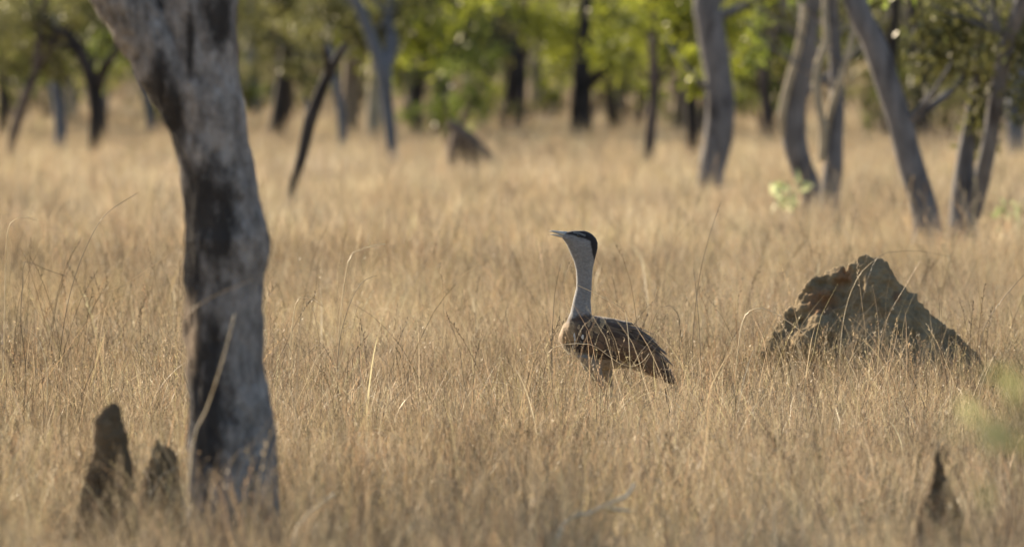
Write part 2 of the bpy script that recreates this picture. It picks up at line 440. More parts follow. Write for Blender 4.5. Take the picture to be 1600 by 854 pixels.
TREE_N = 0
def tree(name, label, v, paths, bark, leaf=None, clumps=(), group=None, s=None, top=5.5, extra=True, lsize=(.11, .05), ncrown=1500, sides=10, rough=.1, cat='tree', auto=9, front=.2, pale_limbs=False):
    """v: visible base row; paths: pixel polylines [(x, y, width)], the first one starts at the ground"""
    global TREE_N; TREE_N += 1
    r_ = random.Random(TREE_N * 31 + 5)
    if s is None: s = (v - HZ) / (H - .25)
    x0 = paths[0][0][0]
    root = empty(name, P(x0, ground_row(s), s)); root.location.z = 0
    org = root.location.copy()
    geos, tips, pale = [], [], []
    for pi, path in enumerate(paths):
        path = list(path); pts, rad = [], []
        if pi == 0:
            gx, gy, gw = path[0]
            g = P(gx, ground_row(s), s); g.z = -.05
            pts.append(g); rad.append(gw / s * .68)
            p = P(gx, gy, s)
            if p.z > .15: pts.append(p); rad.append(gw / s * .52)
            path = path[1:]
        dy = 0; drift = r_.uniform(-.25, .25)
        for j, (x, y, wd) in enumerate(path):
            q = P(x, y, s)
            if pi: dy = (-.12 * min(1, j / 2) if pale_limbs else drift * j)
            q.y += dy; pts.append(q); rad.append(wd / s / 2)
        if extra and len(pts) > 3:
            for _ in range(4):
                k = r_.randrange(len(pts) // 2, len(pts)); b0 = pts[k]
                if b0.z < 1.2: continue
                d = Vector((r_.choice((-1, 1)) * r_.uniform(.5, 1), r_.uniform(-.6, .6), r_.uniform(.2, 1.1))).normalized(); ln = r_.uniform(.5, 1.3); rb = rad[k] * r_.uniform(.22, .4)
                geos.append(tube_geo([b0 - org, b0 + d * ln * .4 + Vector((0, 0, .05)) - org, b0 + d * ln * .75 + Vector((r_.uniform(-.1, .1), 0, .12)) - org, b0 + d * ln + Vector((r_.uniform(-.2, .2), 0, .3)) - org], [rb, rb * .8, rb * .5, .006], 6, .08))
        # continue upward out of the frame
        if path[-1][1] < 40 and extra:
            d = (pts[-1] - pts[-2]).normalized(); q = pts[-1].copy(); r = rad[-1]
            while q.z < top:
                d = (d + Vector((r_.uniform(-.35, .35), r_.uniform(-.45, .45), .25))).normalized()
                q = q + d * .6; r *= .8; pts.append(q.copy()); rad.append(max(r, .012))
                if r_.random() < .65 and r > .02:
                    bd = (d + Vector((r_.uniform(-1, 1), r_.uniform(-1, 1), r_.uniform(-.1, .5)))).normalized()
                    bp = [q.copy(), q + bd * .6, q + bd * 1.1 + Vector((0, 0, .2)), q + bd * 1.7 + Vector((0, 0, r_.uniform(-.1, .5)))]
                    geos.append(tube_geo([b - org for b in bp], [r * .6, r * .45, r * .3, .008], 6, .05))
                    tips.append(bp[-1]); tips.append(bp[2])
            tips.append(q.copy())
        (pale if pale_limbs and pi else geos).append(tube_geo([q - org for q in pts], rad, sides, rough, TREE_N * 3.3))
    V, Q, T = join_geo(geos)
    link('trunk', np_mesh('trunk', V, Q), bark, root)
    for pg in pale: link('limb', np_mesh('limb', pg[0], pg[1]), BARK_P, root)  # limb bark yellowish of its own, with sunlight also put into its paler tone
    cl = []
    for (x, y, rx, ry, n) in clumps:
        c = P(x, y, s) - org; c.y += r_.uniform(front, front + .9)
        cl.append((tuple(c), (rx / s, rx / s * .9, ry / s), n))
    if leaf is not None and extra and auto and s < 112:
        for _ in range(auto):
            x = paths[0][-1][0] + r_.uniform(-85, 85); y = 150 - 165 * math.sqrt(r_.random())
            rx = r_.uniform(22, 46); c = P(x, y, s) - org; c.y += r_.uniform(.6, 3)
            cl.append((tuple(c), (rx / s, rx / s, rx * r_.uniform(.5, .85) / s), int(r_.uniform(150, 330))))
    if leaf is not None and extra:
        for t in tips:
            if t.z > 2.6:
                cl.append((tuple(t - org + Vector((0, 0, .2))), (r_.uniform(.5, .9), r_.uniform(.5, .9), r_.uniform(.3, .55)), max(40, ncrown // max(1, len(tips)))))
    if leaf is not None and cl:
        V, Q, T = leaves_geo(cl, lsize, TREE_N)
        link('crown', np_mesh('crown', V, Q, {'tint': T}), leaf, root, smooth=False)
    tag(root, label, cat, group)
    return root

G = 'trees of the blurred woodland behind the bird'
def big_tree():
    s = 389.0
    root = empty('gum_tree', P(365, ground_row(s), s)); root.location.z = 0; org = root.location.copy()
    main = [(366, 880, 160), (367, 800, 148), (363, 720, 138), (360, 640, 131), (352, 560, 122), (350, 480, 121), (350, 430, 121), (355, 375, 132), (346, 320, 122), (340, 270, 118),
            (331, 220, 118), (322, 165, 124), (314, 110, 122), (310, 60, 124), (307, 0, 130), (318, -90, 108), (336, -220, 78), (350, -420, 66)]
    limb = [(335, 230, 80), (300, 165, 100), (262, 100, 104), (222, 40, 96), (180, -25, 88), (120, -120, 80), (70, -240, 72), (40, -420, 58)]
    def conv(path, dy):
        pts = [P(x, y, s) - org + Vector((0, dy * i, 0)) for i, (x, y, wd) in enumerate(path)]
        return pts, [wd / s / 2 for _, _, wd in path]
    p, r = conv(main, 0.0); p[0].z = -.1
    g = [tube_geo(p, r, 110, .10, 2.0, 3.0, fine=.012)]
    p2, r2 = conv(limb, -.012); g.append(tube_geo(p2, r2, 100, .10, 5.0, 3.0, fine=.012))
    tips = []
    for base, rr in ((p[-1], r[-1]), (p2[-1], r2[-1])):
        for k in range(5):
            d = Vector((random.uniform(-1, 1), random.uniform(-1, 1), random.uniform(.4, 1))).normalized()
            q = [base, base + d * .8, base + d * 1.7 + Vector((0, 0, .2)), base + d * 2.6 + Vector((0, 0, .1))]
            g.append(tube_geo(q, [rr * .7, rr * .5, rr * .3, .012], 8, .06)); tips += q[2:]
    V, Q, T = join_geo(g)
    me = np_mesh('trunk', V, Q)
    no = np.empty(len(V) * 3, np.float32); me.vertices.foreach_get('normal', no); no = no.reshape(-1, 3)
    dd = []
    for c in V:
        q = Vector((c[0] * 13, c[1] * 13, c[2] * 5.5)); f = mnoise.fractal(q, .8, 2.2, 5)
        rid = 1 - abs(mnoise.noise(Vector((c[0] * 24, c[1] * 24, c[2] * 5)) + Vector((7, 7, 7)))) * 2
        dd.append(.010 * f - .009 * max(0, rid) ** 3)
    V = V + no * np.array(dd)[:, None]
    me.vertices.foreach_set('co', V.astype(np.float32).ravel()); me.update()
    # burnt patches with a shape of their own, smooth grey elsewhere
    m, n, l, out = nodes('bark_burnt_gum')
    tc = n.new('ShaderNodeTexCoord'); ob = tc.outputs['Object']
    mp = n.new('ShaderNodeMapping'); mp.inputs['Scale'].default_value = (1, 1, .55); l.new(ob, mp.inputs[0])
    n1 = noise(n, l, mp.outputs[0], 17, 8, .75); n2 = noise(n, l, mp.outputs[0], 5, 6, .7); n3 = noise(n, l, mp.outputs[0], 75, 3, .6); n4 = noise(n, l, ob, 22, 4, .6)
    r1 = ramp(n, [(.32, (.045, .042, .04)), (.44, (.175, .158, .145)), (.55, (.285, .26, .242)), (.70, (.44, .408, .38))]); l.new(n1, r1.inputs[0])
    c = r1.outputs[0]
    c = mixc(n, l, math_(n, l, 'MULTIPLY', n3, .4), c, (.09, .08, .075))
    lich = ramp(n, [(.66, (0, 0, 0)), (.74, (1, 1, 1))]); l.new(n4, lich.inputs[0])
    c = mixc(n, l, math_(n, l, 'MULTIPLY', lich.outputs[0], .6), c, (.40, .39, .37))
    fac = None
    def blob(cx, cy, rx, rz, soft=.5):
        rx *= 1.08; rz *= 1.08; q = P(cx, cy, s) - org
        vm = n.new('ShaderNodeVectorMath'); vm.operation = 'SUBTRACT'; l.new(ob, vm.inputs[0]); vm.inputs[1].default_value = (q.x, 0, q.z)
        v2 = n.new('ShaderNodeVectorMath'); v2.operation = 'MULTIPLY'; l.new(vm.outputs[0], v2.inputs[0]); v2.inputs[1].default_value = (s / rx, 0, s / rz)
        ln = n.new('ShaderNodeVectorMath'); ln.operation = 'LENGTH'; l.new(v2.outputs[0], ln.inputs[0])
        d = math_(n, l, 'ADD', ln.outputs['Value'], math_(n, l, 'MULTIPLY', math_(n, l, 'SUBTRACT', n2, .5), 2.6))
        d = math_(n, l, 'ADD', d, math_(n, l, 'MULTIPLY', math_(n, l, 'SUBTRACT', n1, .5), 1.8))
        d = math_(n, l, 'ADD', d, math_(n, l, 'MULTIPLY', math_(n, l, 'SUBTRACT', n3, .5), .7))
        mr = n.new('ShaderNodeMapRange'); mr.inputs[1].default_value = 1.5; mr.inputs[2].default_value = .6; l.new(d, mr.inputs[0])
        return mr.outputs[0]
    for b in ((318, 330, 40, 78), (345, 370, 26, 50), (296, 420, 22, 110), (306, 580, 20, 90), (330, 560, 16, 60), (322, 640, 30, 90), (246, 150, 16, 70), (268, 200, 18, 60), (342, 30, 24, 50), (300, 60, 7, 60)):
        f = blob(*b); fac = f if fac is None else math_(n, l, 'MAXIMUM', fac, f)
    c = mixc(n, l, math_(n, l, 'MULTIPLY', fac, .92), c, (.022, .019, .018))
    tanf = blob(297, 520, 12, 60); c = mixc(n, l, math_(n, l, 'MULTIPLY', tanf, .8), c, (.25, .185, .125))
    b = n.new('ShaderNodeBsdfPrincipled'); b.inputs['Roughness'].default_value = .88; b.inputs['Specular IOR Level'].default_value = .25
    l.new(c, b.inputs['Base Color'])
    bu = n.new('ShaderNodeBump'); bu.inputs['Strength'].default_value = .9; bu.inputs['Distance'].default_value = .015
    l.new(math_(n, l, 'ADD', n1, math_(n, l, 'MULTIPLY', n3, .35)), bu.inputs['Height']); l.new(bu.outputs[0], b.inputs['Normal'])
    l.new(b.outputs[0], out.inputs[0])
    link('trunk', me, m, root)
    cl = [(tuple(t + Vector((0, 0, .8))), (.7, .7, .4), 150) for t in tips]
    V, Q, T = leaves_geo(cl, (.12, .05), 901)
    link('crown', np_mesh('crown', V, Q, {'tint': T}), LEAF_G, root, smooth=False)
    tag(root, 'thick grey gum trunk with black burnt patches forking in the left foreground', 'tree')
    KEEP.append((org.x, org.y, .45, .5))
big_tree()

def woodland():
    T_ = tree
    # --- right-hand trees
    T_('leaning_tree', 'grey trunk leaning left with nothing on its left, nearest right of the mound top', 348,
       [[(1448, 340, 42), (1425, 265, 42), (1408, 200, 42), (1385, 125, 42), (1362, 60, 40), (1335, 0, 38)]], BARK_G, LEAF_G,
       [(1400, -50, 70, 45, 350), (1290, -50, 60, 40, 260)], G).__setitem__('label', 'smooth grey trunk leaning strongly to the left above the large mound')
    T_('forked_tree', 'pair of grey stems rising in a narrow V behind green leaves near the right edge', 345,
       [[(1505, 342, 44), (1505, 290, 36), (1512, 220, 24), (1522, 150, 16), (1530, 80, 14), (1536, 0, 12)],
        [(1518, 335, 30), (1532, 280, 28), (1543, 220, 25), (1556, 130, 24), (1570, 60, 24), (1590, 0, 24)]], BARK_G, LEAF_O,
       [(1530, 60, 90, 70, 900), (1545, 170, 38, 55, 300), (1470, 70, 70, 60, 500), (1590, 90, 60, 80, 400), (1520, 235, 20, 40, 90)], G, front=-.6)
    T_('curved_tree', 'grey trunk with a sunlit curving pale edge left of the forked pale branches', 308,
       [[(1270, 305, 36), (1252, 262, 38), (1240, 215, 40), (1242, 160, 38), (1254, 100, 34), (1264, 40, 32), (1262, 0, 30)],
        [(1240, 245, 14), (1224, 205, 14), (1222, 170, 13), (1236, 115, 12), (1250, 60, 11), (1258, 0, 10)]], BARK_G, LEAF_G,
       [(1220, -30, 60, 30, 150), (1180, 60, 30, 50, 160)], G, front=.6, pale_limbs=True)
    T_('forked_tree', 'slim trunk splitting into two pale sunlit branches right of the curving trunk', 312,
       [[(1298, 308, 30), (1302, 255, 30), (1306, 200, 26), (1308, 140, 24), (1304, 60, 22), (1300, 0, 20)],
        [(1284, 250, 16), (1286, 205, 16), (1277, 160, 14), (1276, 110, 13), (1290, 65, 12), (1288, 20, 10)],
        [(1288, 220, 12), (1300, 165, 12), (1318, 105, 11), (1332, 50, 10), (1340, 0, 8)]], BARK_G, LEAF_G,
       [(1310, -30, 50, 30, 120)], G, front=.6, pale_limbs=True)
    T_('grey_tree', 'thick straight grey trunk directly behind and right of the bird', 272,
       [[(1112, 268, 40), (1122, 215, 46), (1126, 160, 46), (1118, 90, 46), (1108, 30, 44), (1104, 0, 42)]], BARK_G, LEAF_Y,
       [(1060, 10, 60, 50, 350), (1170, 20, 60, 50, 300)], G)
    T_('dark_tree', 'narrow dark trunk close beside the thick straight grey trunk', 228,
       [[(1082, 222, 20), (1080, 160, 22), (1076, 90, 22), (1080, 40, 20), (1086, 0, 18)]], BARK_D, LEAF_Y,
       [(1040, 40, 70, 70, 500), (1070, 110, 40, 40, 130)], G)
    T_('slender_tree', 'slender brown trunk between the bird and the thick grey trunk', 245,
       [[(1014, 240, 16), (1018, 190, 17), (1022, 130, 17), (1020, 60, 15), (1022, 0, 13)]], BARK_N, LEAF_Y,
       [(1000, 60, 70, 60, 500), (1010, 10, 60, 40, 300)], G)
    T_('slender_tree', 'thin dark trunk seen between the thick grey trunk and the curving one', 205,
       [[(1206, 200, 16), (1196, 150, 17), (1186, 100, 18), (1182, 40, 17), (1190, 0, 15)]], BARK_D, LEAF_G,
       [(1180, 110, 40, 60, 350), (1170, 40, 60, 60, 500), (1215, 150, 24, 40, 120)], G)
    T_('dark_tree', 'dark trunk half hidden just right of the leaning trunk', 205,
       [[(1440, 200, 26), (1436, 150, 26), (1446, 90, 24), (1430, 30, 22), (1425, 0, 20)]], BARK_D, LEAF_O,
       [(1440, 60, 90, 80, 900), (1400, 110, 50, 60, 350), (1480, 140, 50, 60, 350)], G)
    T_('grey_tree', 'pale grey trunk cut off by the right edge', 235,
       [[(1588, 230, 26), (1586, 160, 26), (1592, 80, 24), (1590, 0, 22)]], BARK_B, LEAF_O,
       [(1570, 60, 70, 70, 500), (1600, 140, 40, 50, 200)], G)
    # --- centre
    T_('dark_tree', 'stout black trunk under the brightest yellow green leaves', 205,
       [[(908, 200, 36), (908, 160, 34), (908, 110, 28), (912, 60, 22), (916, 0, 18)],
        [(912, 140, 18), (940, 110, 14), (962, 80, 11), (985, 30, 9)]], BARK_D, LEAF_Y,
       [(880, 40, 80, 55, 900), (940, 70, 70, 60, 700), (870, 110, 45, 40, 300), (830, 30, 60, 50, 500)], G)
    T_('leaning_tree', 'dark thin trunk leaning right beside the stout black trunk', 195,
       [[(964, 190, 13), (970, 150, 13), (980, 100, 13), (992, 50, 11), (998, 0, 9)]], BARK_D, LEAF_Y,
       [(985, 60, 50, 60, 400), (960, 120, 26, 40, 120)], G)
    T_('dark_tree', 'broad dark trunk bending left into green leaves left of the tan trunk', 195,
       [[(803, 190, 34), (804, 150, 34), (806, 110, 32), (796, 70, 30), (785, 30, 26), (778, 0, 22)]], BARK_D, LEAF_G,
       [(760, 30, 60, 50, 500), (720, 70, 60, 60, 500), (820, 110, 26, 20, 120), (770, 100, 50, 30, 120)], G)
    T_('pale_tree', 'sunlit tan trunk between the broad dark trunk and the stout black trunk', 178,
       [[(838, 175, 20), (836, 140, 20), (836, 100, 18), (842, 50, 16), (846, 0, 13)]], BARK_T, LEAF_Y,
       [(830, 60, 50, 50, 400)], G)
    T_('bushy_tree', 'leafy tree with dark stems and low bright green boughs left of centre', 208,
       [[(652, 203, 24), (650, 170, 22), (655, 130, 20), (668, 80, 16), (676, 20, 12)],
        [(682, 190, 20), (692, 150, 22), (702, 115, 18), (716, 70, 12), (730, 20, 9)]], BARK_D, LEAF_G,
       [(690, 50, 70, 55, 900), (735, 50, 55, 60, 500), (660, 125, 40, 30, 300), (750, 120, 40, 40, 300), (690, 190, 40, 25, 160), (640, 60, 40, 50, 300)], G)
    T_('blue_grey_tree', 'slim blue grey trunk forking wide just above head height', 240,
       [[(613, 235, 17), (608, 190, 19), (602, 145, 22), (598, 110, 26), (580, 60, 20), (565, 20, 18), (556, 0, 16)],
        [(600, 110, 22), (612, 70, 20), (606, 30, 16), (610, 0, 14)]], BARK_B, LEAF_O,
       [(560, 10, 60, 40, 300), (640, 10, 60, 40, 350)], G)
    T_('blue_grey_tree', 'short blue grey trunk curving beside the black leaning tree', 225,
       [[(536, 220, 14), (533, 180, 14), (526, 140, 13), (518, 100, 12), (512, 40, 10), (510, 0, 8)]], BARK_B, LEAF_O,
       [(520, 40, 60, 50, 400)], G)
    T_('slender_tree', 'thin brown trunk between two blue grey trunks', 198,
       [[(580, 195, 13), (582, 150, 14), (580, 100, 13), (576, 40, 10), (578, 0, 8)]], BARK_N, LEAF_O,
       [(575, 60, 50, 45, 400)], G)
    T_('black_tree', 'crooked black sapling leaning right with a forked top right of the big trunk', 305,
       [[(455, 302, 13), (470, 250, 17), (484, 190, 22), (498, 150, 19), (516, 110, 17), (540, 68, 9)],
        [(486, 180, 16), (480, 165, 9), (474, 150, 4)], [(514, 120, 13), (510, 90, 10), (506, 70, 4)]], BARK_D, None, (), G, extra=False)
    T_('dark_tree', 'dark curving trunk just right of the big burnt trunk', 190,
       [[(445, 186, 16), (452, 160, 17), (446, 135, 16), (436, 105, 14), (430, 50, 12), (436, 0, 10)]], BARK_N, LEAF_O,
       [(440, 60, 60, 55, 700), (470, 100, 40, 30, 160), (410, 30, 50, 50, 400)], G)
    T_('grey_tree', 'dim grey trunk touching the right side of the big burnt trunk', 175,
       [[(398, 170, 22), (397, 130, 20), (392, 80, 18), (394, 0, 14)]], BARK_B, LEAF_O, [(400, 60, 50, 60, 500)], G)
    # --- left
    T_('black_tree', 'black forked tree with two spreading limbs left of the big trunk', 232,
       [[(148, 226, 22), (150, 190, 22), (150, 150, 22), (140, 115, 22), (124, 80, 20), (105, 52, 16), (86, 46, 11), (60, 20, 8)],
        [(152, 140, 18), (165, 105, 15), (182, 82, 13), (205, 50, 10), (220, 20, 8)],
        [(88, 50, 11), (70, 90, 8), (50, 120, 7)]], BARK_D, LEAF_O,
       [(110, 20, 70, 40, 500), (200, 40, 60, 45, 500), (30, 30, 60, 45, 500), (60, 100, 40, 30, 180)], G)
    T_('blue_grey_tree', 'pale blue grey trunk left of the black forked tree', 222,
       [[(95, 217, 20), (93, 180, 20), (88, 140, 20), (84, 90, 18), (90, 30, 15), (94, 0, 13)]], BARK_B, LEAF_G,
       [(70, 70, 60, 50, 500), (50, 115, 35, 25, 220)], G)
    T_('leaning_tree', 'dark trunk leaning right near the left edge', 232,
       [[(18, 226, 13), (28, 185, 15), (42, 145, 16), (56, 110, 14), (62, 50, 11), (70, 0, 9)]], BARK_N, LEAF_O,
       [(40, 60, 60, 60, 600), (10, 90, 40, 50, 300)], G)
    T_('blue_grey_tree', 'short slanting trunk against pale grass left of the big trunk', 196,
       [[(236, 192, 14), (232, 165, 14), (225, 130, 13), (220, 90, 12), (222, 30, 10), (226, 0, 8)]], BARK_B, LEAF_O,
       [(215, 60, 60, 45, 600)], G)
    T_('slender_tree', 'dark thin stem at the very left edge of the woodland', 205,
       [[(4, 200, 15), (6, 160, 15), (2, 110, 14), (8, 40, 11), (6, 0, 9)]], BARK_D, LEAF_G, [(10, 50, 60, 60, 500)], G)
    # leaning dead stump
    tree('dead_stump', 'low dark broken stump leaning in the grass left of centre', 252, [[(768, 256, 24), (748, 236, 25), (726, 214, 24), (708, 196, 15), (702, 190, 7)],
        [(716, 204, 18), (711, 228, 20), (708, 254, 24), (706, 270, 26)], [(728, 216, 20), (733, 240, 26), (736, 268, 30)]], BARK_S, None, (), None, extra=False, cat='stump', rough=.3)
woodland()

def copy_tree(src, loc, rz, sc, label, group):
    c = src.copy(); COL.objects.link(c); c.location = loc; c.rotation_euler = (0, 0, rz); c.scale = (sc,) * 3
    c['label'] = label; c['group'] = group
    for ch in src.children:
        d = ch.copy(); COL.objects.link(d); d.parent = c
    return c
def far_trees():
    protos = []
    spec = [(BARK_N, LEAF_O), (BARK_G, LEAF_G), (BARK_B, LEAF_O), (BARK_P, LEAF_Y), (BARK_D, LEAF_O), (BARK_T, LEAF_G)]
    lab = 'slim blurred tree with a low leafy crown far back in the woodland'
    grp = 'slim far trees at the back of the woodland'
    for i, (b, lf) in enumerate(spec):
        s = 40.0; x = 100 + 270 * i; r_ = random.Random(i + 400)
        gr = ground_row(s); k = r_.uniform(-14, 14)
        w0 = r_.uniform(8, 15)
        path = [(x, gr - 10, w0), (x + k * .5, 110, w0), (x + k, 70, w0 * .9), (x + k * 1.6, 30, w0 * .8), (x + k * 1.2, 0, w0 * .7)]
        path2 = [(x + k * .8, 85, w0 * .6), (x + k + 14, 50, w0 * .5), (x + k + 26, 10, w0 * .4)]
        cl = [(x + r_.uniform(-40, 40), r_.uniform(-10, 92), r_.uniform(22, 44), r_.uniform(12, 24), 190) for _ in range(9)]
        t = tree('slender_tree', lab, 0, [path, path2], b, lf, cl, grp, s=s, ncrown=900, top=6.5, lsize=(.16, .085), sides=7, auto=0)
        protos.append(t)
    r_ = random.Random(77)
    for i in range(235):
        Y = 165 + 275 * r_.random() ** .9; hw = Y * 800 / F + 11
        X = -hw + (i * 0.61803 % 1) * 2 * hw
        copy_tree(protos[i % 6], (X, Y, 0), r_.uniform(0, 6.28), r_.uniform(.8, 1.3), lab, grp)
far_trees()

def bush(label, x, s, w_, h_, leaf, n, group):
    global TREE_N; TREE_N += 1
    r_ = random.Random(TREE_N * 7); root = empty('low_bush', P(x, ground_row(s), s)); root.location.z = 0
    g, cl = [], []
    for k in range(9):
        a = r_.uniform(0, 6.28); e = Vector((math.cos(a) * w_ * .8, math.sin(a) * w_ * .8, h_ * r_.uniform(.6, 1.05)))
        g.append(tube_geo([Vector((0, 0, -.03)), e * .5 + Vector((0, 0, .1)), e], [.03, .02, .006], 5, .05))
        cl.append((tuple(e * r_.uniform(.6, 1)), (w_ * .35, w_ * .35, h_ * .22), n))
    link('stem', np_mesh('stem', *join_geo(g)[:2]), BARK_N, root)
    V, Q, T = leaves_geo(cl, (.10, .05), TREE_N); link('leaves', np_mesh('leaves', V, Q, {'tint': T}), leaf, root, smooth=False)
    tag(root, label, 'bush', group)
LEAF_B = mat_leaf('leaf_withered', (.07, .055, .035), (.20, .165, .09), .4)
gb = 'withered low bushes between the far trunks'
r_b = random.Random(12)
for i in range(34):
    x = 10 + 47 * i + r_b.uniform(-18, 18); sb = r_b.uniform(40, 72)
    bush('withered brown bush low between the far blurred trunks', x, sb, r_b.uniform(.5, 1.1), r_b.uniform(.7, 1.5), (LEAF_B, LEAF_B, LEAF_O)[i % 3], r_b.randint(28, 60), gb)

gg = 'leafy green bushes low among the far trunks'
for i, (x, sb, h_, lf) in enumerate([(395, 62, 1.3, 0), (440, 58, 1.5, 1), (668, 78, 1.5, 0), (705, 84, 1.6, 0), (748, 70, 1.5, 2), (850, 60, 1.3, 2), (925, 58, 1.6, 2), (990, 60, 1.6, 0), (1195, 74, 1.7, 0), (1160, 62, 1.3, 2), (1385, 74, 1.5, 0), (1425, 66, 1.7, 1), (1475, 82, 1.7, 1), (1500, 60, 1.9, 0), (1585, 76, 1.7, 1), (30, 66, 1.8, 0), (75, 60, 1.7, 0), (560, 58, 1.5, 1)]):
    bush('leafy green bush low among the far blurred trunks', x, sb, .75, h_, (LEAF_G, LEAF_O, LEAF_Y)[lf], 95, gg)

def treeline():
    cl = []; r_ = random.Random(5); g = []
    for i in range(240):
        Y = r_.uniform(445, 540); X = r_.uniform(-68, 68)
        cl.append(((X, Y, r_.uniform(1.6, 8)), (r_.uniform(1.5, 3), r_.uniform(1.5, 3), r_.uniform(.9, 1.8)), 130))
    for i in range(125):
        Y = r_.uniform(440, 560); X = r_.uniform(-68, 68); k = r_.uniform(-.6, .6)
        g.append(tube_geo([(X, Y, -.1), (X + k * .3, Y, 2), (X + k, Y, 4), (X + k * 2, Y, 8)], [.22, .18, .15, .06], 6, .05))
    for i in range(115):
        cl.append(((r_.uniform(-70, 70), r_.uniform(540, 570), r_.uniform(.4, 8)), (2.6, 2, 1.8), 110))
    V, Q, T = leaves_geo(cl, (.42, .24), 99)
    me = np_mesh('distant_woodland', V, Q, {'tint': T * .45})
    o = link('distant_woodland', me, LEAF_O, smooth=False)
    tag(o, 'far olive wall of woodland foliage closing off the plain', 'woodland', kind='stuff')
    V, Q, T = join_geo(g)
    o2 = link('stems', np_mesh('stems', V, Q), BARK_N, o); o2['kind'] = 'stuff'
treeline()

tree('gum_tree', 'grey gum tree outside the left edge whose crown shades the front grass', 0,
     [[(-1540, 640, 100), (-1535, 400, 92), (-1520, 100, 84), (-1490, -200, 74), (-1500, -500, 60)], [(-1525, 150, 60), (-1650, -250, 50), (-1800, -650, 36)], [(-1500, -100, 56), (-1350, -420, 44), (-1200, -750, 30)]],
     BARK_G, LEAF_G, [(-1540, -900, 520, 260, 700), (-1840, -780, 420, 220, 480), (-1220, -860, 420, 220, 450), (-1500, -1250, 420, 220, 350)], s=325, top=4.6, auto=0, lsize=(.13, .06))

# ------------------------------------------------------------------ remesh helper (one continuous surface)
def fuse(geos, voxel, smooth=2):
    V, Q, T = join_geo(geos)
    me = np_mesh('tmp', V, Q); o = bpy.data.objects.new('tmp', me); COL.objects.link(o)
    m = o.modifiers.new('r', 'REMESH'); m.mode = 'VOXEL'; m.voxel_size = voxel; m.adaptivity = 0
    if smooth:
        s = o.modifiers.new('s', 'SMOOTH'); s.factor = .5; s.iterations = smooth
    dg = bpy.context.evaluated_depsgraph_get(); dg.update()
    out = bpy.data.meshes.new_from_object(o.evaluated_get(dg))
    bpy.data.objects.remove(o); bpy.data.meshes.remove(me)
    return out
def rings(st, sides=24):
    """st: list of (centre, axis_a*ra, axis_b*rb) closed loft"""
    V, Q = [], []
    for c, a, b in st:
        for k in range(sides):
            t = 2 * math.pi * k / sides
            V.append(tuple(c + a * math.cos(t) + b * math.sin(t)))
    n = len(st)
    for i in range(n - 1):
        for k in range(sides):
            a = i * sides + k; b = i * sides + (k + 1) % sides
            Q.append((a, b, b + sides, a + sides))
    for i, fl in ((0, True), (n - 1, False)):
        c = len(V); V.append(tuple(st[i][0])); o = i * sides
        for k in range(0, sides, 2):
            q = (c, o + (k + 2) % sides, o + k + 1, o + k)
            Q.append(q if fl else q[::-1])
    return np.array(V), np.array(Q), np.zeros(len(V))
def ball(c, r, n=10):
    c = Vector(c); r = Vector(r) if not isinstance(r, (int, float)) else Vector((r, r, r)); st = []
    for i in range(n + 1):
        t = math.pi * i / n; q = max(math.sin(t), .05)
        st.append((c + Vector((0, 0, -r.z * math.cos(t))), Vector((r.x * q, 0, 0)), Vector((0, r.y * q, 0))))
    return rings(st, 16)

